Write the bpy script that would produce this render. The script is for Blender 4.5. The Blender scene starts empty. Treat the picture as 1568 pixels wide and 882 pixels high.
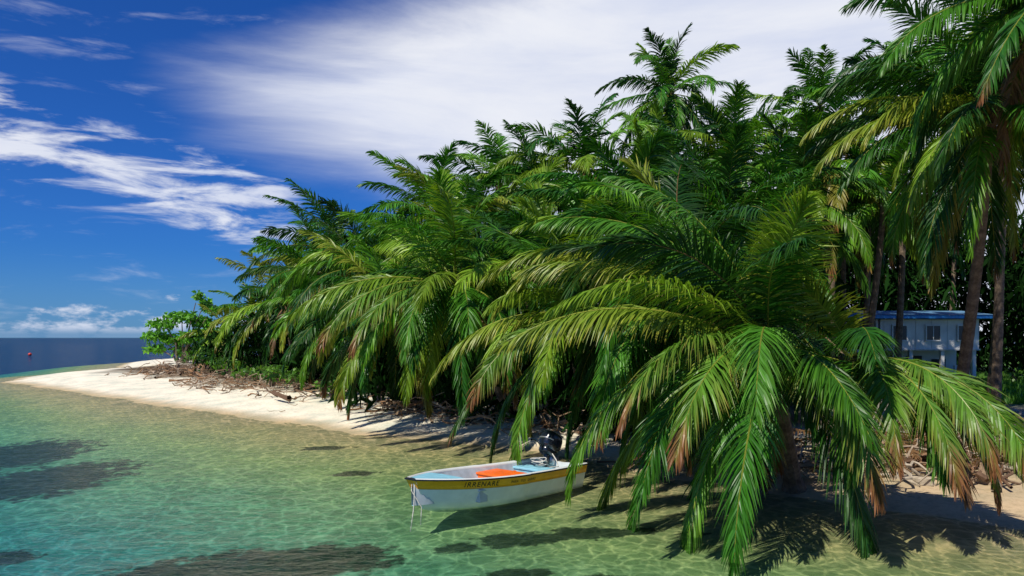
import bpy, math, numpy as np
from mathutils import Vector, Matrix
rng=np.random.default_rng(7)
R=math.radians
scene=bpy.context.scene
# ---------------------------------------------------------------- materials
def newmat(name):
    m=bpy.data.materials.new(name); m.use_nodes=True
    nt=m.node_tree
    for n in list(nt.nodes): nt.nodes.remove(n)
    out=nt.nodes.new('ShaderNodeOutputMaterial')
    return m,nt,out
class NB:
    def __init__(s,nt): s.nt=nt
    def n(s,t,**k):
        nd=s.nt.nodes.new(t)
        for a,b in k.items(): setattr(nd,a,b)
        return nd
    def put(s,sock,v):
        if isinstance(v,bpy.types.NodeSocket): s.nt.links.new(v,sock)
        elif v is not None: sock.default_value=v
    def m(s,op,a,b=None,c=None,clamp=False):
        nd=s.n('ShaderNodeMath',operation=op); nd.use_clamp=clamp
        s.put(nd.inputs[0],a)
        if b is not None: s.put(nd.inputs[1],b)
        if c is not None: s.put(nd.inputs[2],c)
        return nd.outputs[0]
    def ss(s,v,a,b,lo=0.0,hi=1.0):
        nd=s.n('ShaderNodeMapRange',interpolation_type='SMOOTHSTEP')
        s.put(nd.inputs[0],v); s.put(nd.inputs[1],a); s.put(nd.inputs[2],b); s.put(nd.inputs[3],lo); s.put(nd.inputs[4],hi)
        return nd.outputs[0]
    def mix(s,f,a,b,blend='MIX'):
        nd=s.n('ShaderNodeMix',data_type='RGBA',blend_type=blend)
        s.put(nd.inputs[0],f); s.put(nd.inputs[6],a); s.put(nd.inputs[7],b)
        return nd.outputs[2]
    def noise(s,vec,scale,detail=4,rough=0.55,dist=0.0):
        nd=s.n('ShaderNodeTexNoise'); s.put(nd.inputs['Vector'],vec)
        nd.inputs['Scale'].default_value=scale; nd.inputs['Detail'].default_value=detail
        nd.inputs['Roughness'].default_value=rough; nd.inputs['Distortion'].default_value=dist
        return nd.outputs[0]
    def xyz(s,x,y,z):
        nd=s.n('ShaderNodeCombineXYZ'); s.put(nd.inputs[0],x); s.put(nd.inputs[1],y); s.put(nd.inputs[2],z); return nd.outputs[0]
def c4(c): return (c[0],c[1],c[2],1.0)
def simple(name,col,rough=0.5,metal=0.0,var=0.15,scale=6.0,bump=0.0,bscale=30.0,coat=0.0):
    m,nt,out=newmat(name); b=NB(nt)
    p=b.n('ShaderNodeBsdfPrincipled')
    g=b.n('ShaderNodeNewGeometry').outputs['Position']
    f=b.noise(g,scale,5)
    f=b.ss(f,0.3,0.7)
    cc=b.mix(f,c4([x*(1-var) for x in col]),c4([min(1,x*(1+var*0.6)) for x in col]))
    nt.links.new(cc,p.inputs['Base Color']); p.inputs['Roughness'].default_value=rough
    p.inputs['Metallic'].default_value=metal; p.inputs['Coat Weight'].default_value=coat
    if bump>0:
        bp=b.n('ShaderNodeBump'); bp.inputs['Strength'].default_value=bump; bp.inputs['Distance'].default_value=0.03
        nt.links.new(b.noise(g,bscale,5),bp.inputs['Height']); nt.links.new(bp.outputs[0],p.inputs['Normal'])
    nt.links.new(p.outputs[0],out.inputs[0])
    return m
# leaf material
def leafmat(name,trans=0.32,rough=0.36,spec=0.6):
    m,nt,out=newmat(name); b=NB(nt)
    at=b.n('ShaderNodeAttribute',attribute_name='col').outputs['Color']
    p=b.n('ShaderNodeBsdfPrincipled'); nt.links.new(at,p.inputs['Base Color'])
    p.inputs['Roughness'].default_value=rough; p.inputs['Specular IOR Level'].default_value=spec
    t=b.n('ShaderNodeBsdfTranslucent'); nt.links.new(b.mix(1.0,at,(1.5,1.6,0.7,1),'MULTIPLY'),t.inputs[0])
    mx=b.n('ShaderNodeMixShader'); mx.inputs[0].default_value=trans
    nt.links.new(p.outputs[0],mx.inputs[1]); nt.links.new(t.outputs[0],mx.inputs[2]); nt.links.new(mx.outputs[0],out.inputs[0])
    return m
M_leaf=leafmat('palm_leaf',.24,.40,.32); M_broad=leafmat('broad_leaf',0.35,0.45,0.4)
m,nt,out=newmat('understory_leaf'); b=NB(nt); d_=b.n('ShaderNodeBsdfDiffuse'); nt.links.new(b.n('ShaderNodeAttribute',attribute_name='col').outputs['Color'],d_.inputs[0]); nt.links.new(d_.outputs[0],out.inputs[0]); M_fill=m
def barkmat():
    m,nt,out=newmat('palm_bark'); b=NB(nt)
    at=b.n('ShaderNodeAttribute',attribute_name='col').outputs['Color']
    g=b.n('ShaderNodeNewGeometry').outputs['Position']
    f=b.noise(g,9,6,0.65)
    cc=b.mix(b.ss(f,0.3,0.72),b.mix(1.0,at,(0.45,0.42,0.4,1),'MULTIPLY'),at)
    p=b.n('ShaderNodeBsdfPrincipled'); nt.links.new(cc,p.inputs['Base Color']); p.inputs['Roughness'].default_value=0.85
    bp=b.n('ShaderNodeBump'); bp.inputs['Strength'].default_value=0.7; bp.inputs['Distance'].default_value=0.04
    nt.links.new(b.noise(g,22,6,0.6),bp.inputs['Height']); nt.links.new(bp.outputs[0],p.inputs['Normal'])
    nt.links.new(p.outputs[0],out.inputs[0]); return m
M_bark=barkmat()
# ---------------------------------------------------------------- mesh builder
class QM:
    def __init__(s): s.V=[];s.F=[];s.C=[];s.M=[];s.n=0
    def add(s,v,f,c,mi=0):
        v=np.asarray(v,float).reshape(-1,3); f=np.asarray(f,int).reshape(-1,4)
        c=np.asarray(c,float)
        if c.ndim==1: c=np.tile(c,(len(v),1))
        s.V.append(v); s.F.append(f+s.n); s.C.append(c.reshape(-1,3)); s.M.append(np.full(len(f),mi)); s.n+=len(v)
    def tube(s,pts,rad,col,sides=6,mi=0,cap=True):
        pts=np.asarray(pts,float); n=len(pts); rad=np.broadcast_to(np.asarray(rad,float),(n,))
        T=np.gradient(pts,axis=0); T/=np.linalg.norm(T,axis=1)[:,None]+1e-9
        ref=np.array([0,0,1.0]) if abs(T[n//2][2])<0.8 else np.array([0,1.0,0])
        A=np.cross(T,ref); A/=np.linalg.norm(A,axis=1)[:,None]+1e-9
        B=np.cross(T,A)
        an=np.arange(sides)/sides*2*math.pi
        v=pts[:,None,:]+rad[:,None,None]*(np.cos(an)[None,:,None]*A[:,None,:]+np.sin(an)[None,:,None]*B[:,None,:])
        i=np.arange(n-1)[:,None]*sides; j=np.arange(sides)[None,:]; k=(j+1)%sides
        f=np.stack([i+j,i+k,i+sides+k,i+sides+j],-1).reshape(-1,4)
        s.add(v,f,col if np.asarray(col).ndim==1 else np.repeat(np.asarray(col),sides,axis=0),mi)
    def ball(s,c,r,col,mi=0,nu=10,nv=7,rot=None,p=1.0):
        u=np.arange(nu)/nu*2*math.pi; w=np.linspace(-math.pi/2,math.pi/2,nv)
        w=np.clip(w,-1.55,1.55)
        def e(x): return np.sign(x)*np.abs(x)**p
        X=e(np.cos(w))[:,None]*e(np.cos(u))[None]; Y=e(np.cos(w))[:,None]*e(np.sin(u))[None]; Z=np.repeat(e(np.sin(w))[:,None],nu,1)
        v=np.stack([X,Y,Z],-1).reshape(-1,3)*np.asarray(r)
        if rot is not None: v=v@np.array(rot.to_3x3()).T
        v=v+np.asarray(c)
        i=np.arange(nv-1)[:,None]*nu; j=np.arange(nu)[None]; k=(j+1)%nu
        s.add(v,np.stack([i+j,i+k,i+nu+k,i+nu+j],-1).reshape(-1,4),col,mi)
    def box(s,lo,hi,col,mi=0):
        x0,y0,z0=lo;x1,y1,z1=hi
        v=[(x0,y0,z0),(x1,y0,z0),(x1,y1,z0),(x0,y1,z0),(x0,y0,z1),(x1,y0,z1),(x1,y1,z1),(x0,y1,z1)]
        f=[(0,3,2,1),(4,5,6,7),(0,1,5,4),(1,2,6,5),(2,3,7,6),(3,0,4,7)]
        s.add(v,f,col,mi)
    def obj(s,name,mats,smooth=False,parent=None):
        V=np.concatenate(s.V);F=np.concatenate(s.F);C=np.concatenate(s.C);Mi=np.concatenate(s.M)
        me=bpy.data.meshes.new(name)
        me.vertices.add(len(V)); me.vertices.foreach_set('co',V.astype(np.float32).ravel())
        me.loops.add(len(F)*4); me.loops.foreach_set('vertex_index',F.astype(np.int32).ravel())
        me.polygons.add(len(F)); me.polygons.foreach_set('loop_start',(np.arange(len(F))*4).astype(np.int32))
        me.polygons.foreach_set('material_index',Mi.astype(np.int32))
        me.polygons.foreach_set('use_smooth',np.full(len(F),smooth))
        me.update(calc_edges=True)
        a=me.color_attributes.new('col','FLOAT_COLOR','POINT')
        cc=np.ones((len(V),4),np.float32); cc[:,:3]=C; a.data.foreach_set('color',cc.ravel())
        for m in mats: me.materials.append(m)
        o=bpy.data.objects.new(name,me); scene.collection.objects.link(o)
        if parent: o.parent=parent
        return o
# ---------------------------------------------------------------- terrain
SH=np.array([(-42,69),(-39,61.5),(-34,56.7),(-25.5,48.5),(-17.6,40.3),(-12.8,35.9),(-8.3,31.8),(-5.6,28.7),(-2.2,26.6),(1.0,24.2),(3.0,21.2),(5.0,18.6),(7.2,16.5),(9.0,14.8),(10.3,13),(12,9),(14,2),(15,-25),(400,-25),(400,260),(0,200),(-46,124),(-52,108),(-46,93),(-41.5,84),(-42.5,76)],float)
def sdist(x,y):
    P=np.stack([x,y],-1).reshape(-1,2); best=np.full(len(P),1e9); ins=np.zeros(len(P),bool)
    n=len(SH)
    for i in range(n):
        a=SH[i];b=SH[(i+1)%n];ab=b-a
        t=np.clip(((P-a)@ab)/(ab@ab),0,1)
        d=np.linalg.norm(P-(a+t[:,None]*ab),axis=1); best=np.minimum(best,d)
        c=((a[1]>P[:,1])!=(b[1]>P[:,1]))&(P[:,0]<(b[0]-a[0])*(P[:,1]-a[1])/(b[1]-a[1]+1e-12)+a[0])
        ins^=c
    return np.where(ins,best,-best).reshape(x.shape)
def wob(x,y):
    return 0.5*np.sin(x*0.9+1.3*np.sin(y*0.5))+0.35*np.sin(y*1.3+x*0.4)+0.25*np.sin(2.3*x-1.7*y)
def height(x,y):
    d=sdist(x,y)+0.35*wob(x,y)
    dd=np.maximum(-d,0)
    sea=-np.minimum(0.04*dd+0.0045*dd**2,1e3); sea=-6*(1-np.exp(sea/6))
    land=0.95*(1-np.exp(-np.maximum(d,0)/6.0))+0.03*wob(x*1.7,y*1.9)*np.clip(d/3,0,1)
    return np.where(d>0,land,sea),d
def gh(x,y): return float(height(np.array([float(x)]),np.array([float(y)]))[0][0])
def geo(a,b,n): return a+ (b-a)*((np.exp(np.linspace(0,6,n))-1)/(math.exp(6)-1))
xs=np.concatenate([geo(-60,-5000,26)[::-1][:-1],np.arange(-60,-14,0.5),np.arange(-14,12,0.13),np.arange(12,45,0.5),geo(45,5000,26)])
ys=np.concatenate([np.array([-60,-30,-15,-8,-3]),np.arange(0,8,0.6),np.arange(8,30,0.13),np.arange(30,125,0.5),geo(125,7000,34)])
X,Y=np.meshgrid(xs,ys); H,D=height(X,Y)
def sst(a,b,x):
    t=np.clip((x-a)/(b-a),0,1); return t*t*(3-2*t)
col=np.zeros(X.shape+(3,))
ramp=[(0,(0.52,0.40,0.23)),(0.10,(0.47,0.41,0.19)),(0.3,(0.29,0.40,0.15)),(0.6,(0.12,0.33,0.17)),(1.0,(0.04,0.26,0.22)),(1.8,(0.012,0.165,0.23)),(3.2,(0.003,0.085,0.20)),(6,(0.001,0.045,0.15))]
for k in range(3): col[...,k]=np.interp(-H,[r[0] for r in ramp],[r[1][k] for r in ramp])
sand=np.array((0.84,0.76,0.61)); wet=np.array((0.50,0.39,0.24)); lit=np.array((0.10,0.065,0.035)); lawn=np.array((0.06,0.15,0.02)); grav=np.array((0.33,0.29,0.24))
L=D>0
f=sst(0.1,1.2,D)[...,None]; lc=wet*(1-f)+sand*f
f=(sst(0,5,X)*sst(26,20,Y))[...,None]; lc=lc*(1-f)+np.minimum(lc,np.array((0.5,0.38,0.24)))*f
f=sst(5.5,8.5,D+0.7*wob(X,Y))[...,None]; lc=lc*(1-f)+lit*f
f=(sst(9,12,X)*sst(17,21,Y))[...,None]; lc=lc*(1-f)+grav*f
f=(sst(15,17.5,X)*sst(29,31,Y+0.5*wob(X,Y)))[...,None]; lc=lc*(1-f)+lawn*f
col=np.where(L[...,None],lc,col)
def ell(cx,cy,rx,ry): return np.clip(1.25-np.sqrt(((X-cx)/rx)**2+((Y-cy)/ry)**2),0,1)
weed=np.zeros(X.shape)
for e in [(-5.2,14.7,3.2,1.35),(-7.6,14.6,1.6,.8),(-3.6,14.9,1.6,.9),(-14,23.5,3.0,2.6),(-11,16.8,1.1,.5),(-18,28,3.5,3),(0.2,15.2,1.1,.5),(1.4,15.3,1.0,.45),(0.1,13.4,.7,.35),(1.2,12.9,.7,.3),(2.4,15.3,.6,.3),(-1.0,15.0,.6,.3),(3.4,15.0,.4,.2),(-4.4,22,.8,.35),(-6,26,1.0,.4)]:
    weed=np.maximum(weed,ell(*e)*(1.0 if e[2]>1.05 else .9))
ny,nx=X.shape
idx=np.arange(nx*ny).reshape(ny,nx)
F=np.stack([idx[:-1,:-1],idx[:-1,1:],idx[1:,1:],idx[1:,:-1]],-1).reshape(-1,4)
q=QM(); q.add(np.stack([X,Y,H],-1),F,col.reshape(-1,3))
m,nt,out=newmat('sand_and_seabed'); b=NB(nt)
g=b.n('ShaderNodeNewGeometry').outputs['Position']
at=b.n('ShaderNodeAttribute',attribute_name='col').outputs['Color']
wd=b.n('ShaderNodeAttribute',attribute_name='weed').outputs['Fac']
n1=b.noise(g,0.8,6,0.6); n2=b.noise(g,9,5,0.7)
c=b.mix(b.ss(n1,0.3,0.7),b.mix(1.0,at,(0.75,0.82,0.82,1),'MULTIPLY'),b.mix(1.0,at,(1.12,1.08,1.05,1),'MULTIPLY'))
c=b.mix(b.ss(n2,0.42,0.75,0.0,0.6),c,b.mix(1.0,c,(0.55,0.55,0.5,1),'MULTIPLY'))
n3=b.noise(g,2.3,7,0.7)
wm=b.ss(b.m('ADD',wd,b.m('MULTIPLY',b.m('SUBTRACT',n3,0.5),2.0)),0.22,0.50,0.0,0.93)
wm=b.m('MULTIPLY',wm,b.ss(wd,0.0,0.12))
c=b.mix(wm,c,(0.012,0.03,0.014,1))
p=b.n('ShaderNodeBsdfPrincipled'); nt.links.new(c,p.inputs['Base Color']); p.inputs['Roughness'].default_value=0.9; p.inputs['Specular IOR Level'].default_value=0.15
bp=b.n('ShaderNodeBump'); bp.inputs['Strength'].default_value=0.6; bp.inputs['Distance'].default_value=0.05
nt.links.new(b.m('ADD',b.noise(g,3.5,6,0.6),b.m('MULTIPLY',b.noise(g,25,4,0.6),0.25)),bp.inputs['Height']); nt.links.new(bp.outputs[0],p.inputs['Normal'])
nt.links.new(p.outputs[0],out.inputs[0])
gro=q.obj('ground',[m],smooth=True)
a=gro.data.attributes.new('weed','FLOAT','POINT'); a.data.foreach_set('value',weed.astype(np.float32).ravel())
# ---------------------------------------------------------------- water
m,nt,out=newmat('sea_water'); b=NB(nt)
g=b.n('ShaderNodeNewGeometry').outputs['Position']
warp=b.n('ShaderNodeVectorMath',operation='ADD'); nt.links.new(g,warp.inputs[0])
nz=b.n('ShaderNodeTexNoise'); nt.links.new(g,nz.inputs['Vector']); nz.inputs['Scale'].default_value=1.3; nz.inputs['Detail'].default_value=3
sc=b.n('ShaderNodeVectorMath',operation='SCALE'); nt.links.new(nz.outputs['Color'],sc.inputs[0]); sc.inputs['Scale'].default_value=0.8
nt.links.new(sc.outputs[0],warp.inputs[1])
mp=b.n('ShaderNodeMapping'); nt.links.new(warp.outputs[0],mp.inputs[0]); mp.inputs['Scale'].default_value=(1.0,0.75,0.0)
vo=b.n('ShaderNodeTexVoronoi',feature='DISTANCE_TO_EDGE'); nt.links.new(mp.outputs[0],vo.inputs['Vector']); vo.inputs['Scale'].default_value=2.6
caustic_net=b.m('POWER',b.ss(vo.outputs['Distance'],0.0,0.17,1.0,0.0),2.0)
tr=b.mix(caustic_net,(0.61,0.68,0.65,1),(1,1,1,1))  # caustic light pattern painted into the water's transmission colour
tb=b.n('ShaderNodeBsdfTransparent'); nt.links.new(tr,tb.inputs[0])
gl=b.n('ShaderNodeBsdfGlossy'); gl.inputs['Roughness'].default_value=0.04; gl.inputs['Color'].default_value=(1,1,1,1)
mp2=b.n('ShaderNodeMapping'); nt.links.new(g,mp2.inputs[0]); mp2.inputs['Scale'].default_value=(0.7,1.2,1)
hh=b.m('ADD',b.m('MULTIPLY',b.noise(mp2.outputs[0],1.1,3,0.5,0.4),1.0),b.m('MULTIPLY',b.noise(mp2.outputs[0],6.5,4,0.6,0.3),0.4))
bp=b.n('ShaderNodeBump'); bp.inputs['Strength'].default_value=1.0; bp.inputs['Distance'].default_value=0.18; nt.links.new(hh,bp.inputs['Height'])
nt.links.new(bp.outputs[0],gl.inputs['Normal'])
fr=b.n('ShaderNodeFresnel'); fr.inputs['IOR'].default_value=1.33; nt.links.new(bp.outputs[0],fr.inputs['Normal'])
ff=b.m('MINIMUM',b.m('MULTIPLY',fr.outputs[0],0.42),0.2)
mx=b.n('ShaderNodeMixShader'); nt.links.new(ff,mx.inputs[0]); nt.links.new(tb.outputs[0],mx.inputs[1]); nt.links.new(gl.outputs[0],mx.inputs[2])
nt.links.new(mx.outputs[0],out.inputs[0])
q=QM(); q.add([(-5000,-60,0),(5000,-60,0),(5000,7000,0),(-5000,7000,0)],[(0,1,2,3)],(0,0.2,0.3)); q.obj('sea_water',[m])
# ---------------------------------------------------------------- fronds
UP=np.array([0,0,1.0])
GREENS=[(0.028,0.125,0.009),(0.05,0.18,0.012),(0.085,0.23,0.014),(0.016,0.075,0.010),(0.15,0.27,0.018),(0.020,0.10,0.010)]
BROWN=np.array((0.26,0.11,0.045))
def frond(q,base,az,e0,droop,L,n,lw,ll,hang,colA,colT,rng,roll=0.0,curl=0.0,sparse=0.0,burn=0.0):
    M=20; s=np.linspace(0,1,M)
    e=e0-droop*s**1.35; a=az+curl*s**1.5
    T=np.stack([np.cos(e)*np.sin(a),np.cos(e)*np.cos(a),np.sin(e)],-1)
    pts=np.vstack([[0,0,0],np.cumsum((T[1:]+T[:-1])/2*L/(M-1),axis=0)])+base
    S=np.stack([np.cos(a),-np.sin(a),0*a],-1); U=np.cross(S,T)
    rl=roll*(0.3+s)[:,None]; S2=S*np.cos(rl)+U*np.sin(rl); U2=np.cross(S2,T)
    rc=np.array(colA)*0.3+np.array((0.34,0.33,0.05))*0.7
    if colT[1]<0.10: rc=np.array((0.2,0.12,0.05))
    q.tube(pts,np.interp(s,[0,.15,1],[0.05,0.024,0.006])*L/5,rc,4,0)
    t=np.linspace(0.13,0.995,n); t=np.concatenate([t,t]); t=np.clip(t+rng.normal(0,.3/n,2*n),0.1,1)
    side=np.concatenate([np.ones(n),-np.ones(n)])
    if sparse>0:
        k=rng.random(2*n)>sparse; t=t[k];side=side[k]
    N=len(t)
    ip=lambda A:np.stack([np.interp(t,s,A[:,i]) for i in range(3)],-1)
    P,Tt,Ss,Uu=ip(pts),ip(T),ip(S2),ip(U2)
    prof=np.sin(math.pi*np.clip(t*0.82+0.12,0,1))**0.65
    ln=ll*prof*rng.uniform(0.82,1.1,N)
    fa=0.55+0.7*t**1.6+rng.normal(0,.09,N)+0.12*np.sin(t*17+rng.random()*6)
    lift=0.2+0.1*np.sin(t*9+rng.random()*6)+rng.normal(0,0.1,N)
    D0=side[:,None]*Ss*np.cos(fa)[:,None]+Tt*np.sin(fa)[:,None]+Uu*lift[:,None]
    D0/=np.linalg.norm(D0,axis=1)[:,None]
    hg=hang*rng.uniform(0.65,1.4,N)
    K=4; ctr=[P]; Ds=[D0]
    cur=P
    for k in range(1,K):
        Dk=D0-UP*(hg*(k/(K-1))**1.1)[:,None]; Dk/=np.linalg.norm(Dk,axis=1)[:,None]
        cur=cur+Dk*(ln/(K-1))[:,None]; ctr.append(cur); Ds.append(Dk)
    ctr=np.stack(ctr,1); Ds=np.stack(Ds,1)
    W=Tt[:,None,:]+Uu[:,None,:]*rng.normal(0,.4,N)[:,None,None]
    W=W-(W*Ds).sum(-1,keepdims=True)*Ds; W/=np.linalg.norm(W,axis=-1,keepdims=True)+1e-9
    wid=lw*np.array([0.7,1.0,0.75,0.05])[None,:]*rng.uniform(.8,1.15,N)[:,None]
    v=np.stack([ctr-W*wid[...,None]/2,ctr+W*wid[...,None]/2],2)
    i=np.arange(N)[:,None]*(K*2)+np.arange(K-1)[None]*2
    f=np.stack([i,i+1,i+3,i+2],-1).reshape(-1,4)
    j=rng.uniform(0.7,1.35,N)[:,None,None,None]
    kk=(np.array([0,.15,.4,1.0])[None,:,None,None]*rng.uniform(.1,1,N)[:,None,None,None])*0.8
    c=(np.array(colA)*(1-kk)+np.array(colT)*kk)
    if burn>0:
        bm=np.clip((t+rng.normal(0,.03,N)-(1-burn))/0.06,0,1)[:,None,None,None]*np.array([.5,.8,1,1])[None,:,None,None]
        c=c*(1-bm)+BROWN*bm
    c=c*j*np.ones((N,K,2,1))
    q.add(v,f,c.reshape(-1,3),0)
def palm(x,y,z,L,seed,bx=0.0,by=1.0,nf=26,tr=0.17,extra=(),dry=0.05,coco=False,emin=-40,azskip=None,yel=0.03,eskip=-99):
    r=np.random.default_rng(seed); q=QM()
    ddist=math.hypot(x,y)
    n=int(np.clip(150*18/ddist,46,150)); lw=0.036*(150/n)**0.75
    top=np.array([x,y,z]); 
    a0=r.random()*6.28
    for i in range(nf):
        t=(i+.5)/nf
        az=a0+i*2.39996+r.normal(0,.2)
        e0=R(80-(80-emin)*t**0.9)+r.normal(0,.14); dr=R(54+40*t)*r.uniform(.6,1.3)
        if azskip and abs((az-R(azskip[0])+math.pi)%(2*math.pi)-math.pi)<R(azskip[1]) and e0>R(eskip): continue
        if e0-dr<R(-88): dr=e0+R(88)
        Lf=L*r.uniform(.8,1.1)*(0.70+0.30*min(1,t*4))
        A=np.array(GREENS[r.integers(0,6)])*r.uniform(.75,1.25); Tp=A*np.array([1.8,1.25,1.0])+np.array([0.03,0.02,0])
        if r.random()<yel: A=np.array((0.17,0.24,0.02));Tp=np.array((0.38,0.31,0.04))
        sp=0.0
        if t>0.85 and r.random()<dry*4: A=np.array((0.2,0.2,0.03)); Tp=np.array((0.3,0.2,0.05))
        if t>0.93 and r.random()<dry*3: A=np.array((0.17,0.1,0.045)); Tp=np.array((0.15,0.09,0.04)); sp=.3
        off=np.array([math.sin(az),math.cos(az),0])*0.12*t+UP*(0.25*(1-t)-0.1)
        frond(q,top+off,az,e0,dr,Lf,n,lw,0.19*L*r.uniform(.9,1.12),0.5+1.4*t,A,Tp,r,roll=r.normal(0,.45),curl=r.normal(0,.32),sparse=sp,burn=(r.random()*.14 if t>.6 and r.random()<.5 else 0))
    for ex in extra:
        az,e0,dr,Lf,kind=ex; bn=0
        if kind=='g': A=np.array((0.06,0.20,0.016));Tp=np.array((0.16,0.22,0.03))
        elif kind=='y': A=np.array((0.16,0.25,0.02));Tp=np.array((0.46,0.34,0.05))
        elif kind=='t': A=np.array((0.09,0.22,0.02));Tp=np.array((0.32,0.17,0.05)); bn=.17
        else: A=np.array((0.17,0.09,0.045));Tp=np.array((0.13,0.07,0.04))
        frond(q,top,R(az),R(e0),R(dr),Lf,n,lw,0.2*L,1.3,A,Tp,r,roll=r.normal(0,.2),curl=r.normal(0,.1),burn=bn)
    b0=np.array([x+bx,y+by,gh(x+bx,y+by)-0.2]); K=max(10,int(abs(z)*5)); s=np.linspace(0,1,K)
    mid=np.array([x+bx*.35+0.1,y+by*.35,z*.55])
    P=(1-s)[:,None]**2*b0+2*((1-s)*s)[:,None]*mid+s[:,None]**2*(top-UP*.15)
    rad=tr*(1-.35*s)*(1+.06*(np.arange(K)%2)); rad[0]*=1.6; rad[1]*=1.25; rad[-2:]*=1.35
    cc=np.array((0.26,0.19,0.13))*(0.75+.35*(np.arange(K)%2))[:,None]
    q.tube(P,rad,cc,9,1)
    for i in range(10):
        a=r.random()*6.28; q.tube([top-UP*.35,top+np.array([math.sin(a)*.13,math.cos(a)*.13,-.1]),top+np.array([math.sin(a)*.28,math.cos(a)*.28,.12])],[.06,.07,.03],(0.16,0.12,0.05),5,1)
    if coco:
        for i in range(9):
            a=r.random()*6.28; q.ball(top+np.array([math.sin(a)*.3,math.cos(a)*.3,-.25-r.random()*.25]),(.12,.12,.15),(0.38,0.2,0.03) if i%2 else (0.2,0.22,0.04),1,8,6)
    return q.obj('coconut_palm',[M_leaf,M_bark])
P=palm
# waterside heroes
P(5.1,15.8,3.2,5.2,11,1.3,2.2,nf=32,emin=-40,tr=.2,azskip=(85,78),eskip=-25,extra=[(-142,12,80,4.7,'t'),(-160,25,85,4.8,'g'),(-128,20,80,4.9,'t'),(-100,28,62,5.6,'y'),(-75,45,62,5.6,'y'),(-88,62,75,5.6,'g'),(-60,75,60,5.2,'g'),(172,5,85,4.6,'t')],yel=.12)
P(6.75,15.7,3.0,4.3,12,1.0,2.4,nf=12,emin=0,tr=.16,azskip=(75,95),eskip=-15,extra=[(190,12,92,3.9,'t'),(178,8,88,4.1,'t'),(166,12,92,4.0,'t'),(136,-2,84,4.3,'y'),(146,6,88,4.2,'t'),(205,5,88,3.7,'g'),(158,-12,70,3.5,'d'),(124,-16,70,3.7,'t'),(170,-5,75,3.4,'g'),(150,-15,68,3.2,'d')])
P(4.0,19.2,4.9,5.0,13,1.9,2.0,nf=28,azskip=(90,40),eskip=0,extra=[(-80,30,70,5.2,'y')])
P(2.2,21.3,4.0,4.8,14,2.2,3.4,nf=28,extra=[(-100,12,75,4.9,'y'),(-120,0,70,4.5,'t')],coco=True)
P(6.6,21.5,5.3,4.8,15,.9,1.8,nf=26,azskip=(90,60),eskip=-60)
P(-1.9,26.5,5.2,5.3,16,2.0,3.5,nf=32,emin=-42,extra=[(-120,10,80,5.4,'t'),(-140,5,75,5.2,'t'),(-160,5,80,5.2,'g'),(-95,15,70,5.6,'g'),(-85,5,65,5.4,'y')])
P(-4.6,31,4.2,5.0,17,1.4,3,nf=28,emin=-42,yel=.15)
P(0.4,29.5,6.2,5.0,18,.8,1.8,nf=26,coco=True)
P(1.8,26.5,5.2,4.8,19,.8,2,nf=26)
P(4.1,27.5,7.3,5.0,20,0.8,1,nf=26)
P(7.0,26,7.2,5.0,21,0.5,1,nf=26,azskip=(90,40))
P(8.4,27,6.6,4.6,22,0.5,1,nf=24,azskip=(90,70),eskip=-60)
P(10.9,30,8.7,4.6,23,.8,1,nf=24,yel=.1,azskip=(90,50),eskip=-60)
# left run towards the spit
P(-6.6,36,6.6,5.0,24,.5,1,nf=26); P(-11,45,7.0,5.0,25,.6,1,nf=26,yel=.1); P(-14.3,50,5.6,4.8,26,.6,1,nf=26,yel=.3)
P(-10.8,48,8.6,5.0,27,.6,1,nf=26); P(-18.9,58,5.0,4.6,28,.6,1,nf=24,yel=.3); P(-8.6,40,4.8,4.8,29,.6,1,nf=26)
P(-23.5,66,3.8,4.2,30,.6,1,nf=22,yel=.3); P(-15.5,58,8.0,4.6,31,.6,1,nf=24)
# upper mass
P(-3.6,38,9.3,4.8,33,0,1,nf=28,emin=-50); P(-0.6,42,11.3,4.8,34,0,1,nf=26,emin=-50); P(3.4,38,11.4,5,36,0,1,nf=28,emin=-50); P(1.2,39,10.8,4.8,61,0,1,nf=26)
P(8.5,43,16.6,5.0,37,-.5,1,nf=34,coco=True,emin=-60); P(6.8,38,10.8,5,38,0,1,nf=26); P(10.2,37,11.6,5,39,0,1,nf=26); P(16.6,43,15.8,4.6,40,0,1,nf=30,emin=-55)
P(12.6,46,14.2,4.6,42,0,1,nf=26); P(18.8,38,15.0,4.8,43,0,1,nf=26); P(13.6,34,10.8,4.6,44,.4,1,nf=26,yel=.1)
P(-2.4,33,7.8,5,46,0,1,nf=26)
# right
P(13.2,22,9.6,5.3,47,2.4,6,nf=36,yel=.3,extra=[(-85,15,75,5.2,'y'),(-70,30,75,5.2,'y'),(-110,20,80,5.0,'y')],coco=True,tr=.2,emin=-50)
P(12.7,18.6,11.5,5.0,48,6,8,nf=26,tr=.2); P(16.6,27,12.6,5.0,49,1,2,nf=28); P(20.5,33,12.0,5,50,.5,2,nf=26); P(15.4,33,9.2,4.3,51,-.2,2,nf=20,yel=.1)
P(22.5,54,11.5,5,52,-.3,0,nf=24); P(29,52,13,5,53,0,1,nf=24); P(25,62,11,5,54,0,1,nf=22); P(17.8,60,11,5,56,0,1,nf=24); P(25.5,37,11.5,4.8,57,0,1,nf=24)
P(16.2,39,10.0,4.2,58,.1,.5,nf=22); P(17.0,38,9.4,4.0,59,-.3,0,nf=20)
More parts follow.
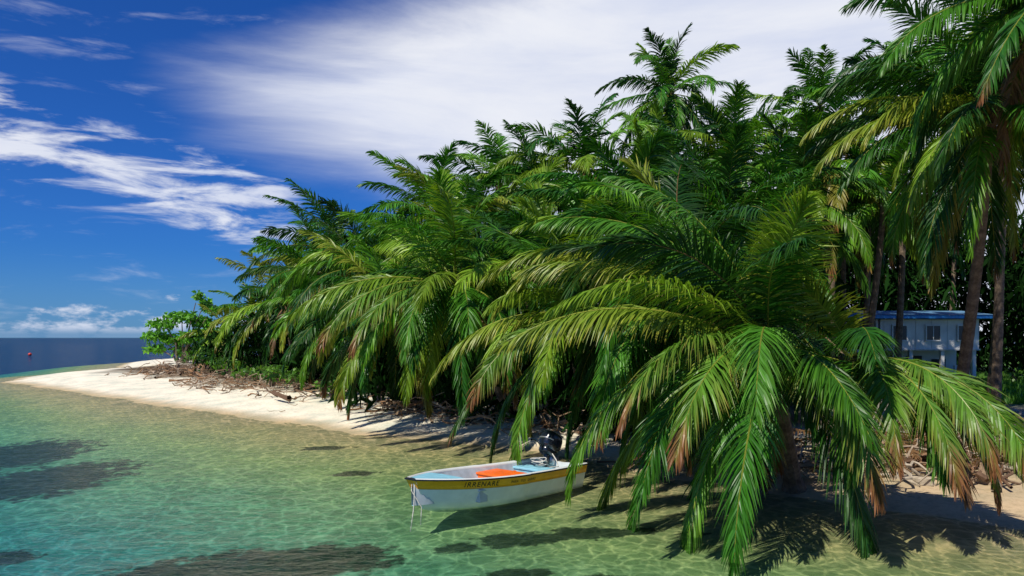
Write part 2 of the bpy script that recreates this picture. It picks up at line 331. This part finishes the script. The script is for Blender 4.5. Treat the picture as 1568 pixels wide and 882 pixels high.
# ---------------------------------------------------------------- understory
def scatter(q,ells,per,l0,w0,cols,r,down=0.8,shell=0.4):
    for (cx,cy,cz,rx,ry,rz) in ells:
        n=int(per*(rx*rz+ry*rz)/30)
        d=r.normal(size=(n,3)); d/=np.linalg.norm(d,axis=1)[:,None]
        rad=(shell+(1-shell)*r.random(n))[:,None]
        lump=1+0.18*np.sin(d[:,0:1]*7+cx)*np.cos(d[:,2:3]*6+cy)
        c=np.array([cx,cy,cz])+d*rad*lump*np.array([rx,ry,rz])
        c[:,2]=np.maximum(c[:,2],0.3)
        D=r.normal(size=(n,3)); D[:,2]-=down; D/=np.linalg.norm(D,axis=1)[:,None]
        W=np.cross(D,r.normal(size=(n,3))); W/=np.linalg.norm(W,axis=1)[:,None]
        l=(l0*r.uniform(.5,1.3,n))[:,None]; w=(w0*r.uniform(.6,1.3,n))[:,None]
        v=np.stack([c-W*w*.2,c+D*l*.45-W*w*.5,c+D*l*.45+W*w*.5,c+W*w*.2],1)
        v2=np.stack([c+D*l*.45-W*w*.5,c+D*l-UP*l*.15-W*w*.04,c+D*l-UP*l*.15+W*w*.04,c+D*l*.45+W*w*.5],1)
        f=np.arange(n*4).reshape(n,4)
        cc=np.array(cols)[r.integers(0,len(cols),n)]*r.uniform(.6,1.4,n)[:,None]; cc=np.repeat(cc,4,0)
        q.add(v,f,cc); q.add(v2,f,cc)
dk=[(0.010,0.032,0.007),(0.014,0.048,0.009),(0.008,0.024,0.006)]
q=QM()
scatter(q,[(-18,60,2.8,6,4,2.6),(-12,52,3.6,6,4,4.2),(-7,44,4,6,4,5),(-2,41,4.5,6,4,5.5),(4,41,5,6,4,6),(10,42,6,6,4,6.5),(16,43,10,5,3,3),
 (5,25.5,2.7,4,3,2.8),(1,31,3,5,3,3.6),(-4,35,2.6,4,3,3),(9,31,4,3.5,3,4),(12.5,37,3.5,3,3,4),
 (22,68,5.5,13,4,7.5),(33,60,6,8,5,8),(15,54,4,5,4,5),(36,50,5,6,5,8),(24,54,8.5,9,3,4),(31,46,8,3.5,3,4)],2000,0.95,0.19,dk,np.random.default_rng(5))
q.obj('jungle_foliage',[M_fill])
# low beach shrubs
sg=[(0.08,0.2,0.02),(0.12,0.26,0.025),(0.05,0.13,0.02)]
def shrub(cx,cy,r0,h,seed,name='shrub',per=1500,ls=.3,cols=sg):
    r=np.random.default_rng(seed); q=QM(); z=gh(cx,cy)
    el=[]
    for i in range(6):
        a=r.random()*6.28; k=r.random()*r0*.6
        px,py,pz=cx+math.cos(a)*k,cy+math.sin(a)*k,z+h*r.uniform(.4,.75)
        el.append((px,py,pz,r0*.5,r0*.5,h*.3))
        q.tube([(cx,cy,z-.1),((cx+px)/2,(cy+py)/2,z+h*.3),(px,py,pz)],[.06*r0,.035*r0,.015*r0],(0.2,.14,.09),6,1)
    scatter(q,el,per,ls,ls*.45,cols,r,down=0.0,shell=.3); return q.obj(name,[M_broad,M_bark])
for i,(a,b_,c_,d_) in enumerate([(-15,47,1.6,1.4),(-11.5,42.5,1.5,1.3),(-13.5,44.5,1.2,1.5),(-19,54,1.6,1.6),(-22,60,2,1.6),(-8.5,38.5,1.3,1.2),(-26,67,2.2,2.0),(18.5,43,1.2,.8),(22.5,43.5,1.1,.7),(27.5,43,1.3,.9)]):
    shrub(a,b_,c_,d_,100+i)
# broadleaf tree at the spit
r=np.random.default_rng(77); q=QM(); bx,by=-35.5,86; z0=gh(bx,by); el=[]
for (dx,dz,rx,rz) in [(-3.2,3.0,1.6,.55),(-2.0,4.3,1.7,.6),(0,5.1,2.0,.6),(1.8,4.5,1.8,.7),(3.0,3.4,1.8,.7),(-1.2,2.6,1.9,.6),(1.2,2.9,1.9,.7),(-3.4,1.6,1.3,.5),(2.8,1.8,2,.8),(0,1.4,1.8,.6),(2.6,6.4,.5,.7),(3.4,5.7,.7,.5),(2.0,7.3,.35,.45)]:
    dy=r.uniform(-1,1); el.append((bx+dx,by+dy,z0+dz,rx,1.3,rz))
    q.tube([(bx+.4*r.normal(),by,z0-.2),(bx+dx*.35,by+dy*.4,z0+dz*.5),(bx+dx*.8,by+dy,z0+dz*.9)],[.14,.09,.04],(0.22,.17,.12),6,1)
scatter(q,el,5200,.45,.28,[(0.11,0.33,0.02),(0.16,0.40,0.03),(0.07,0.22,0.02)],r,down=0,shell=.35)
q.obj('beach_almond_tree',[M_broad,M_bark])
# ---------------------------------------------------------------- driftwood
def vcmat(name,rough=.85):
    m,nt,out=newmat(name); b=NB(nt); at=b.n('ShaderNodeAttribute',attribute_name='col').outputs['Color']; g=b.n('ShaderNodeNewGeometry').outputs['Position']
    c=b.mix(b.ss(b.noise(g,14,5,.65),.3,.7),b.mix(1.0,at,(.6,.58,.55,1),'MULTIPLY'),at); p=b.n('ShaderNodeBsdfPrincipled'); nt.links.new(c,p.inputs['Base Color']); p.inputs['Roughness'].default_value=rough; nt.links.new(p.outputs[0],out.inputs[0]); return m
M_drift=vcmat('driftwood_wood')
def sticks(name,n,line,w,seed,lmin=.5,lmax=2.4,rad=.035,zmax=.5):
    r=np.random.default_rng(seed); q=QM(); line=np.array(line,float)
    clump=r.random(14)*(len(line)-1)
    for i in range(n):
        t=r.random()*(len(line)-1)
        if r.random()<.65: t=np.clip(clump[r.integers(0,14)]+r.normal(0,.12),0,len(line)-1.001)
        k=int(t); p=line[k]*(1-t+k)+line[k+1]*(t-k); p=p+r.normal(0,w,2)
        z=gh(p[0],p[1])+r.random()**2*zmax; a=r.random()*6.28; l=lmin+(lmax-lmin)*r.random()**2; e=r.normal(0.05,.25)
        d=np.array([math.cos(a)*math.cos(e),math.sin(a)*math.cos(e),math.sin(e)])*l
        s=np.linspace(0,1,6)[:,None]; bend=r.normal(0,.12*l,3); b2=r.normal(0,.06*l,3)
        pts=np.array([p[0],p[1],z+.05])-d/2+d*s+bend*np.sin(s*math.pi)+b2*np.sin(s*math.pi*3)
        pts[:,2]=np.maximum(pts[:,2],gh(p[0],p[1])+.02)
        cc=np.array([(0.3,0.2,0.12),(0.5,0.42,0.32),(0.16,0.09,0.05),(0.36,0.2,0.1),(0.45,0.34,0.24)])[r.integers(0,5)]
        rr=rad*r.uniform(.4,1.4)*(2.6 if r.random()<.08 else 1)
        q.tube(pts,rr*np.array([1,.95,.85,.75,.55,.25]),cc,5)
        if r.random()<.4:
            q.tube([pts[2],pts[2]+r.normal(0,.2*l,3)*[1,1,.4]+UP*.1,pts[2]+r.normal(0,.3*l,3)*[1,1,.4]+UP*.2],[rr*.6,rr*.4,rr*.15],cc,4)
    return q.obj(name,[M_drift])
sticks('driftwood',330,[(-30,66),(-25,58),(-19,51),(-15,45.5),(-11.5,41.5),(-8.5,37)],1.2,3)
sticks('driftwood',180,[(-6,34.5),(-3,31.5),(0,29),(3,26)],.9,4)
sticks('driftwood',150,[(4.5,22.5),(7,19.5),(9.5,18),(11,18.5)],.8,6,zmax=.4)
sticks('driftwood',120,[(10.5,20.5),(13,21),(16,21.5)],.7,8,rad=.05,zmax=.6)
q=QM(); s=np.linspace(0,1,26)[:,None]
pts=np.array([10.6,19.4,.75])*(1-s)+np.array([16.5,19.0,.85])*s+np.array([0,0,.15])*np.sin(s*3.1)
q.tube(pts,.26*(1+.07*(np.arange(26)%2)),(0.2,.12,.07),10); q.ball((10.62,19.4,.75),(.05,.25,.25),(0.28,.19,.1),0,10,7); q.obj('fallen_log',[M_bark],smooth=True)
q=QM(); r=np.random.default_rng(31)
for i in range(20):
    fx=r.uniform(5,13); fy=18.3+r.uniform(0,3.5)
    frond(q,np.array([fx,fy,gh(fx,fy)+.3]),r.random()*6.28,R(12),R(35),2.6,40,.05,.5,.5,(0.2,0.11,0.05),(0.15,.08,.04),r)
q.obj('fallen_fronds',[M_leaf])
# lawn grass
q=QM(); r=np.random.default_rng(41); n=9000
c=np.stack([r.uniform(16,30,n),r.uniform(30.5,45,n)],-1); hz=height(c[:,0],c[:,1])[0]
c=np.column_stack([c,hz]); a=r.random(n)*6.28; w=np.stack([np.cos(a),np.sin(a),0*a],-1)*.05; t=c+np.stack([r.normal(0,.08,n),r.normal(0,.08,n),r.uniform(.12,.4,n)],-1)
q.add(np.stack([c-w,c+w,t+w*.1,t-w*.1],1),np.arange(n*4).reshape(n,4),np.repeat(np.array((.08,.22,.02))*r.uniform(.6,1.5,n)[:,None],4,0)); q.obj('lawn_grass',[M_broad])
# stones
q=QM()
M_st=simple('coral_stone',(0.36,0.33,0.28),.9,var=.3,scale=4,bump=.6)
for i in range(140):
    x,y=r.uniform(12,19),r.uniform(21.5,28); s_=r.uniform(.05,.22)
    q.ball((x,y,gh(x,y)+s_*.2),(s_*r.uniform(.8,1.5),s_,s_*.6),(.4,.36,.3),0,7,5,rot=Matrix.Rotation(r.random()*3,4,'Z'))
q.obj('beach_stones',[M_st])
# ---------------------------------------------------------------- house
M_w=simple('white_boards',(0.82,0.81,0.77),.6,var=.12,scale=1.5); M_roof=simple('blue_roof_edge',(0.04,0.30,0.75),.5,var=.2); M_rs=simple('metal_roof',(0.12,0.26,0.42),.5,var=.3,scale=2)
M_gl=simple('dark_window',(0.015,0.02,0.025),.15); M_dk=simple('dark_wood',(0.06,0.045,0.035),.7); M_gry=simple('grey_trim',(.6,.6,.58),.6)
house=bpy.data.objects.new('beach_house',None); scene.collection.objects.link(house); house.location=(-.7,0,-.12)
def part(name,mat,boxes):
    q=QM()
    for lo,hi in boxes: q.box(lo,hi,(1,1,1))
    return q.obj(name,[mat],parent=house)
g0=.6
part('upper_walls',M_w,[((21.6,45.2,2.95),(27.2,51,4.62))])
part('wall_battens',M_gry,[((x,45.18,2.95),(x+.02,45.2,4.6)) for x in np.arange(21.8,27.1,.9)]+[((21.5,45.13,2.86),(27.25,45.25,2.95))])
part('upper_windows',M_gl,[((x,45.12,3.45),(x+.75,45.165,4.25)) for x in (22.3,24.2,26.0)])
fr_=[]
for x in (22.3,24.2,26.0):
    fr_+=[((x-.07,45.1,3.38),(x,45.16,4.32)),((x+.75,45.1,3.38),(x+.82,45.16,4.32)),((x,45.1,4.25),(x+.75,45.16,4.32)),((x,45.08,3.38),(x+.75,45.16,3.45)),((x+.35,45.1,3.45),(x+.39,45.115,4.25))]
part('window_frames',M_w,fr_)
part('veranda_floor',M_gry,[((17.8,45.3,2.75),(21.55,50,2.93))])
part('veranda_back_wall',M_dk,[((18,48.5,2.95),(21.55,48.7,4.6))])
part('veranda_railing',M_w,[((17.8,45.3,3.6),(21.55,45.38,3.68))]+[((x,45.31,2.95),(x+.04,45.37,3.6)) for x in np.arange(17.9,21.5,.28)])
part('veranda_posts',M_w,[((x,45.3,2.95),(x+.12,45.42,4.62)) for x in (17.8,19.6,21.4)])
part('ground_posts',M_w,[((x,45.3,g0),(x+.2,45.5,2.85)) for x in (17.9,19.7,21.5,23.3,25.1,26.9)])
part('lower_walls',M_w,[((23.4,47.5,g0),(27.2,50.9,2.84)),((26.2,45.9,g0),(27.1,46.0,2.0))])
part('lower_door',M_dk,[((24.2,47.4,g0),(25.1,47.48,2.5)),((25.7,47.4,1.4),(26.5,47.48,2.3))])
part('roof_fascia',M_roof,[((17.3,44.5,4.66),(27.8,44.58,4.84)),((27.72,44.6,4.66),(27.8,51.6,4.84))])
q=QM(); q.add([(17.3,44.45,4.86),(27.8,44.45,4.86),(27.8,48,5.2),(17.3,48,5.2),(17.3,51.6,4.86),(27.8,51.6,4.86)],[(0,1,2,3),(3,2,5,4)],(1,1,1)); q.add([(17.3,44.6,4.64),(27.7,44.6,4.64),(27.7,51.5,4.64),(17.3,51.5,4.64)],[(0,1,2,3)],(1,1,1)); q.obj('roof',[M_rs],parent=house)
# ---------------------------------------------------------------- boat
boat=bpy.data.objects.new('motor_boat',None); scene.collection.objects.link(boat)
boat.location=(-0.38,17.4,0.03); boat.rotation_euler=(0,0,math.atan2(-0.745,-0.67))
LB=2.4
def st(t):
    bq=0.84-0.06*(1-t)**2*2 if t<.45 else 0.84-0.70*((t-.45)/.55)**2.7
    g_=0.49+0.19*t**2; zc=-0.06+0.20*t**4; ch=bq*(0.82-0.30*t**3); zk=-0.2+0.24*t**6
    return bq,g_,zc,ch,zk
def side(t,z,out=0.0):
    bq,g_,zc,ch,zk=st(t); y=ch+(bq-ch)*(z-zc)/(g_-zc)
    x=-LB+2*LB*t-(g_-z)*0.5*t**4
    return x,y+out,z
ts=np.linspace(0,1,40)
def strip(name,rows,mat,smooth=True,both=True,thick=0):
    q=QM(); Rw=np.array(rows,float); ns,nk,_=Rw.shape
    idx=np.arange(ns*nk).reshape(ns,nk); f=np.stack([idx[:-1,:-1],idx[1:,:-1],idx[1:,1:],idx[:-1,1:]],-1).reshape(-1,4)
    q.add(Rw.reshape(-1,3),f,(1,1,1))
    if both: q.add(Rw.reshape(-1,3)*np.array([1,-1,1]),f[:,::-1],(1,1,1))
    return q.obj(name,[mat],smooth=smooth,parent=boat)
M_hw=simple('white_gelcoat',(0.80,0.82,0.80),.3,var=.08,scale=3,coat=.3); M_yel=simple('yellow_paint',(0.95,0.44,0.008),.35,var=.12,scale=5,coat=.2)
M_blk=simple('black_rubber',(0.012,0.014,0.018),.4); M_lb=simple('pale_blue_paint',(0.26,0.56,0.68),.45,var=.15); M_in=simple('grey_white_liner',(0.5,0.55,0.6),.5,var=.15)
M_or=simple('orange_paint',(0.88,0.14,0.008),.45,var=.15); M_mot=simple('motor_cowl',(0.01,0.014,0.022),.22,coat=.5); M_rope=simple('rope',(0.6,0.57,0.5),.9,bump=.5); M_alu=simple('aluminium',(.5,.5,.52),.35,metal=.8)
rows=[];r2=[];r3=[];r4=[];r5=[]
BD=0.19
for t in ts:
    bq,g_,zc,ch,zk=st(t)
    xk=-LB+2*LB*t-(g_-zk)*0.5*t**4
    rows.append([(xk,0,zk),((xk+side(t,zc)[0])/2,ch*.5,(zk+zc)/2-.01)]+[side(t,z) for z in np.linspace(zc,g_-BD,4)])
    r2.append([side(t,g_-BD,.003),side(t,g_-BD,.012),side(t,g_-BD/2,.012),side(t,g_-.01,.012)])
    x0=side(t,g_)[0]
    wi=min(.10,bq*.8)
    r3.append([(x0,bq+.012,g_-.01),(x0,bq+.01,g_+.02),(x0-.0,bq-.02,g_+.03),(x0-.03*t,bq-wi,g_+.02),(x0-.03*t,bq-wi-.005,g_-.03)])
    fb=min(bq-wi-.005,max(ch*.8,0.01)); r4.append([(x0-.03*t,max(bq-wi-.005,0),g_-.03),(x0-.05*t,max(fb,0),.10+.06*t)]); r5.append([(x0-.05*t,max(fb,0),.10+.06*t),(x0-.05*t,0,.09+.06*t)])
strip('hull',rows,M_hw); strip('yellow_band',r2,M_yel); strip('gunwale',r3,M_hw); strip('inner_sides',r4,M_in); strip('floor',r5,M_lb)
q=QM()
for s_ in (1,-1):
    q.tube([(side(t,st(t)[1])[0],s_*(st(t)[0]+.016),st(t)[1]+.0) for t in ts],.017,(1,1,1),6)
    q.tube([(side(t,st(t)[1]-BD)[0],s_*(side(t,st(t)[1]-BD)[1]+.006),st(t)[1]-BD) for t in ts],.006,(1,1,1),5)
bq,g_,zc,ch,zk=st(1.0)
q.tube([(side(1,g_)[0]+.01,y,g_) for y in np.linspace(-bq-.02,bq+.02,5)],.018,(1,1,1),6)
q.obj('rub_rail',[M_blk],smooth=True,parent=boat)
q=QM(); q.add([(side(1,g_-.005)[0]+.003,-bq,g_-.005),(side(1,g_-.005)[0]+.003,bq,g_-.005),side(1,g_-BD),tuple(np.array(side(1,g_-BD))*[1,-1,1])],[(0,1,2,3)],(1,1,1)); q.obj('bow_band',[M_yel],parent=boat)
q=QM(); a_=side(1,g_-BD); c_=side(1,zc); q.add([(a_[0],-a_[1],a_[2]),a_,c_,(c_[0],-c_[1],c_[2])],[(0,1,2,3)],(1,1,1)); q.add([(c_[0],-c_[1],c_[2]),c_,(side(1,zk)[0],0,zk),(side(1,zk)[0],0,zk)],[(0,1,2,3)],(1,1,1)); q.obj('stem',[M_hw],parent=boat)
bq,g_,zc,ch,zk=st(0)
q=QM(); th=.06
for xx in (-LB,-LB+th): q.add([(xx,-bq,g_+.01),(xx,-ch,zc),(xx,0,zk),(xx,0,g_-.03)],[(0,1,2,3)],(1,1,1)); q.add([(xx,bq,g_+.01),(xx,ch,zc),(xx,0,zk),(xx,0,g_-.03)],[(0,1,2,3)],(1,1,1))
q.add([(-LB,-bq,g_+.01),(-LB+th,-bq,g_+.01),(-LB+th,0,g_-.03),(-LB,0,g_-.03)],[(0,1,2,3)],(1,1,1)); q.add([(-LB,bq,g_+.01),(-LB+th,bq,g_+.01),(-LB+th,0,g_-.03),(-LB,0,g_-.03)],[(0,1,2,3)],(1,1,1)); q.obj('transom',[M_hw],parent=boat)
rows=[]
for t in np.linspace(.80,.995,10):
    bq,g_,_,_,_=st(t); x0=side(t,g_)[0]; w=max(bq-.06,.02); rows.append([(x0-.02,y*w,g_+.016+.015*(1-y*y)) for y in np.linspace(-1,1,7)])
strip('foredeck',rows,M_lb,both=False)
def bench(name,x0,x1,z,mat):
    q=QM(); t=(x0+LB)/(2*LB); y=st(t)[0]-.11
    q.box((x0,-y,z-.05),(x1,y,z),(1,1,1)); q.box((x0+.03,-y+.03,.1),(x1-.03,y-.03,z-.05),(1,1,1))
    o=q.obj(name,[mat],parent=boat); bv=o.modifiers.new('b','BEVEL'); bv.width=.012; bv.segments=2
bench('middle_bench',-.8,-.1,.43,M_or); bench('stern_bench',-1.75,-1.3,.42,M_lb); bench('forward_bench',.85,1.15,.38,M_in)
def lettering(name,txt,size,xs0,dz):
    cu=bpy.data.curves.new('t','FONT'); cu.body=txt; cu.size=size; cu.offset=.001; cu.space_character=1.25
    o=bpy.data.objects.new('t',cu); scene.collection.objects.link(o); bpy.context.view_layer.update()
    me=bpy.data.meshes.new_from_object(o.evaluated_get(bpy.context.evaluated_depsgraph_get())); bpy.data.objects.remove(o)
    for v in me.vertices:
        xl=xs0-v.co.x; t=(xl+LB)/(2*LB)
        for _ in range(6):
            g_=st(t)[1]; x,y,z=side(t,g_-BD+dz+v.co.y,.018); t+=(xl-x)/(2*LB)
        v.co=(x,y,z)
    me.materials.clear(); me.materials.append(M_blk); ob=bpy.data.objects.new(name,me); scene.collection.objects.link(ob); ob.parent=boat
lettering('name_lettering','IRRENARE',.15,1.5,.04); lettering('small_lettering','PARA  TUS  ONDAS',.075,.35,.06)
# outboard motor
q=QM(); rt=Matrix.Rotation(R(-28),4,'Y'); SC=1.25
def tp(p,o=(-2.15,-.3,.64)): v=rt@(Vector(p)*SC); return (v.x+o[0],v.y+o[1],v.z+o[2])
def sz(*a): return tuple(k*SC for k in a)
q.ball(tp((0,0,.26)),sz(.24,.165,.19),(1,1,1),0,20,14,rot=rt,p=.62)
q.ball(tp((0,0,.07)),sz(.19,.13,.09),(1,1,1),0,16,8,rot=rt,p=.6)
q.tube([tp((0.02,0,.05)),tp((-.1,0,-.3)),tp((-.16,0,-.62))],[.085,.07,.055],(1,1,1),10,0)
q.ball(tp((-.17,0,-.66)),sz(.17,.05,.05),(1,1,1),0,12,8,rot=rt)
q.box((-2.48,-.42,.38),(-2.2,-.18,.60),(1,1,1),1)
q.tube([tp((.15,0,.08)),tp((.4,.04,.1)),tp((.62,.06,.06))],[.022,.02,.028],(1,1,1),8,0)
q.ball(tp((.02,.0,.265)),sz(.245,.168,.02),(1,1,1),1,20,6,rot=rt,p=.62)
for a in range(3):
    an=a*2.09; q.ball(tp((-.34,.09*math.cos(an),-.66+.09*math.sin(an))),sz(.012,.05,.08),(1,1,1),1,8,5,rot=rt@Matrix.Rotation(-an,4,'X'))
q.obj('outboard_motor',[M_mot,M_alu],smooth=True,parent=boat)
q=QM(); r=np.random.default_rng(9)
s=np.linspace(0,1,70); q.tube(np.stack([-1.75+.16*np.cos(s*26)+.1*s,-.15+.2*np.sin(s*26),.46+.16*s+.03*np.sin(s*40)],-1),.012,(1,1,1),6)
q.tube([(-2.0,.0,.7),(-1.9,.2,.58),(-1.8,.35,.46),(-1.65,.2,.44)],.014,(1,1,1),6)
q.tube([(2.34,.05,.6),(2.36,.06,.35),(2.42,.1,.08),(2.53,.14,-.3)],.010,(1,1,1),6); q.tube([(2.32,-.06,.66),(2.38,.0,.45),(2.34,.1,.3),(2.28,.18,.14),(2.32,.2,-.2)],.009,(1,1,1),6)
q.obj('ropes',[M_rope],smooth=True,parent=boat)
q=QM(); q.box((-1.2,-.5,.1),(-.9,-.2,.34),(1,1,1)); q.tube([(-1.05,-.35,.34),(-1.05,-.35,.38)],.04,(1,1,1),8); o=q.obj('fuel_tank',[M_or],parent=boat); bv=o.modifiers.new('b','BEVEL'); bv.width=.03; bv.segments=2
# buoy
q=QM(); q.ball((-92,152,.18),(.34,.34,.3),(1,1,1),0,14,9); q.obj('marker_buoy',[simple('buoy_red',(.6,.04,.02),.4)],smooth=True)
# ---------------------------------------------------------------- light
sd=Vector((-0.42,-0.50,0.86)).normalized()
sun=bpy.data.lights.new('sun','SUN'); sun.energy=5.0; sun.angle=R(.5); sun.color=(1,.95,.84)
so=bpy.data.objects.new('sun',sun); scene.collection.objects.link(so); so.rotation_euler=sd.to_track_quat('Z','Y').to_euler(); so.location=(-20,-20,40)
w=bpy.data.worlds.new('World'); scene.world=w; w.use_nodes=True; nt=w.node_tree; b=NB(nt)
for n in list(nt.nodes): nt.nodes.remove(n)
sky=b.n('ShaderNodeTexSky',sky_type='NISHITA'); sky.sun_disc=False; sky.sun_elevation=math.asin(sd.z); sky.sun_rotation=math.atan2(sd.x,sd.y); sky.dust_density=.3; sky.ozone_density=3
tc=b.n('ShaderNodeTexCoord').outputs['Generated']; sp=b.n('ShaderNodeSeparateXYZ'); nt.links.new(tc,sp.inputs[0]); x_,y_,z_=sp.outputs
az=b.m('ARCTAN2',x_,y_); el_=b.m('ARCSINE',z_)
vec=b.xyz(az,b.m('MULTIPLY',el_,2.2),0.0)
rot=b.n('ShaderNodeMapping'); nt.links.new(vec,rot.inputs[0]); rot.inputs['Rotation'].default_value=(0,0,R(25)); rot.inputs['Scale'].default_value=(.7,1.5,1)
nA=b.noise(rot.outputs[0],3.2,8,.6,.3)
up_=b.m('SUBTRACT',b.m('ADD',b.m('MULTIPLY',b.m('ADD',az,.4),.36),.325),el_)
lo_=b.m('SUBTRACT',el_,b.m('SUBTRACT',.240,b.m('MULTIPLY',b.m('ADD',az,.4),.38)))
lf_=b.m('MULTIPLY',b.m('ADD',az,.42),.6)
mm=b.m('MINIMUM',b.m('MINIMUM',up_,lo_),lf_)
big=b.ss(b.m('ADD',mm,b.m('MULTIPLY',b.m('SUBTRACT',nA,.5),.15)),-.02,.12)
# out of view, the cloud bank is cut off to lower ambient fill
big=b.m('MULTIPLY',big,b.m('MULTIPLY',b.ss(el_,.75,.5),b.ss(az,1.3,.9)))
rot2=b.n('ShaderNodeMapping'); nt.links.new(vec,rot2.inputs[0]); rot2.inputs['Rotation'].default_value=(0,0,R(18)); rot2.inputs['Scale'].default_value=(1.0,2.2,1); rot2.inputs['Location'].default_value=(.35,.2,0)
nB=b.noise(rot2.outputs[0],9,8,.62,.4)
bc=b.m('SUBTRACT',.220,b.m('MULTIPLY',b.m('ADD',az,.57),.26))
band=b.ss(b.m('ABSOLUTE',b.m('SUBTRACT',el_,bc)),.0,.075,1,0)
band=b.m('MULTIPLY',band,b.ss(az,-.20,-.30))
stk=b.ss(b.m('ADD',nB,b.m('MULTIPLY',band,.21)),.56,.80)
stk=b.m('MULTIPLY',stk,b.ss(band,0,.5))
veil=b.ss(nB,.52,.85,0,.4)
nC=b.noise(b.xyz(b.m('MULTIPLY',az,1.0),b.m('MULTIPLY',el_,2.4),0.3),18,6,.6)
lowm=b.ss(b.m('SUBTRACT',nC,b.m('MULTIPLY',el_,6.0)),.33,.50)
haze=b.ss(el_,.11,-.01,0,.45)
lowm=b.m('MULTIPLY',lowm,b.ss(el_,.002,.014,.1,.8))
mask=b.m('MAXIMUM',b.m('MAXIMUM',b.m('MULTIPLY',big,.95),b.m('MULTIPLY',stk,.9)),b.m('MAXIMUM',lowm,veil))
base=b.mix(1.0,sky.outputs[0],(.12,.41,1.0,1),'MULTIPLY')
base=b.mix(haze,base,(1.8,3.7,6.6,1))
cl=b.mix(b.ss(nA,.3,.7),(7.0,7.6,9.4,1),(9.4,9.6,10.2,1))
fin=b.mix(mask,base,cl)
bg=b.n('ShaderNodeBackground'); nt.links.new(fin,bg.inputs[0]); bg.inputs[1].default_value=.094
wo=b.n('ShaderNodeOutputWorld'); nt.links.new(bg.outputs[0],wo.inputs[0])
# ---------------------------------------------------------------- camera
cd=bpy.data.cameras.new('camera'); cd.lens=28; cd.sensor_width=36; cd.shift_y=75/1568; cd.clip_end=20000; cd.clip_start=.1
co=bpy.data.objects.new('camera',cd); scene.collection.objects.link(co); co.location=(0,0,3.5); co.rotation_euler=(R(90),0,0); scene.camera=co
scene.view_settings.view_transform='Standard'; scene.view_settings.look='None'; scene.view_settings.exposure=0
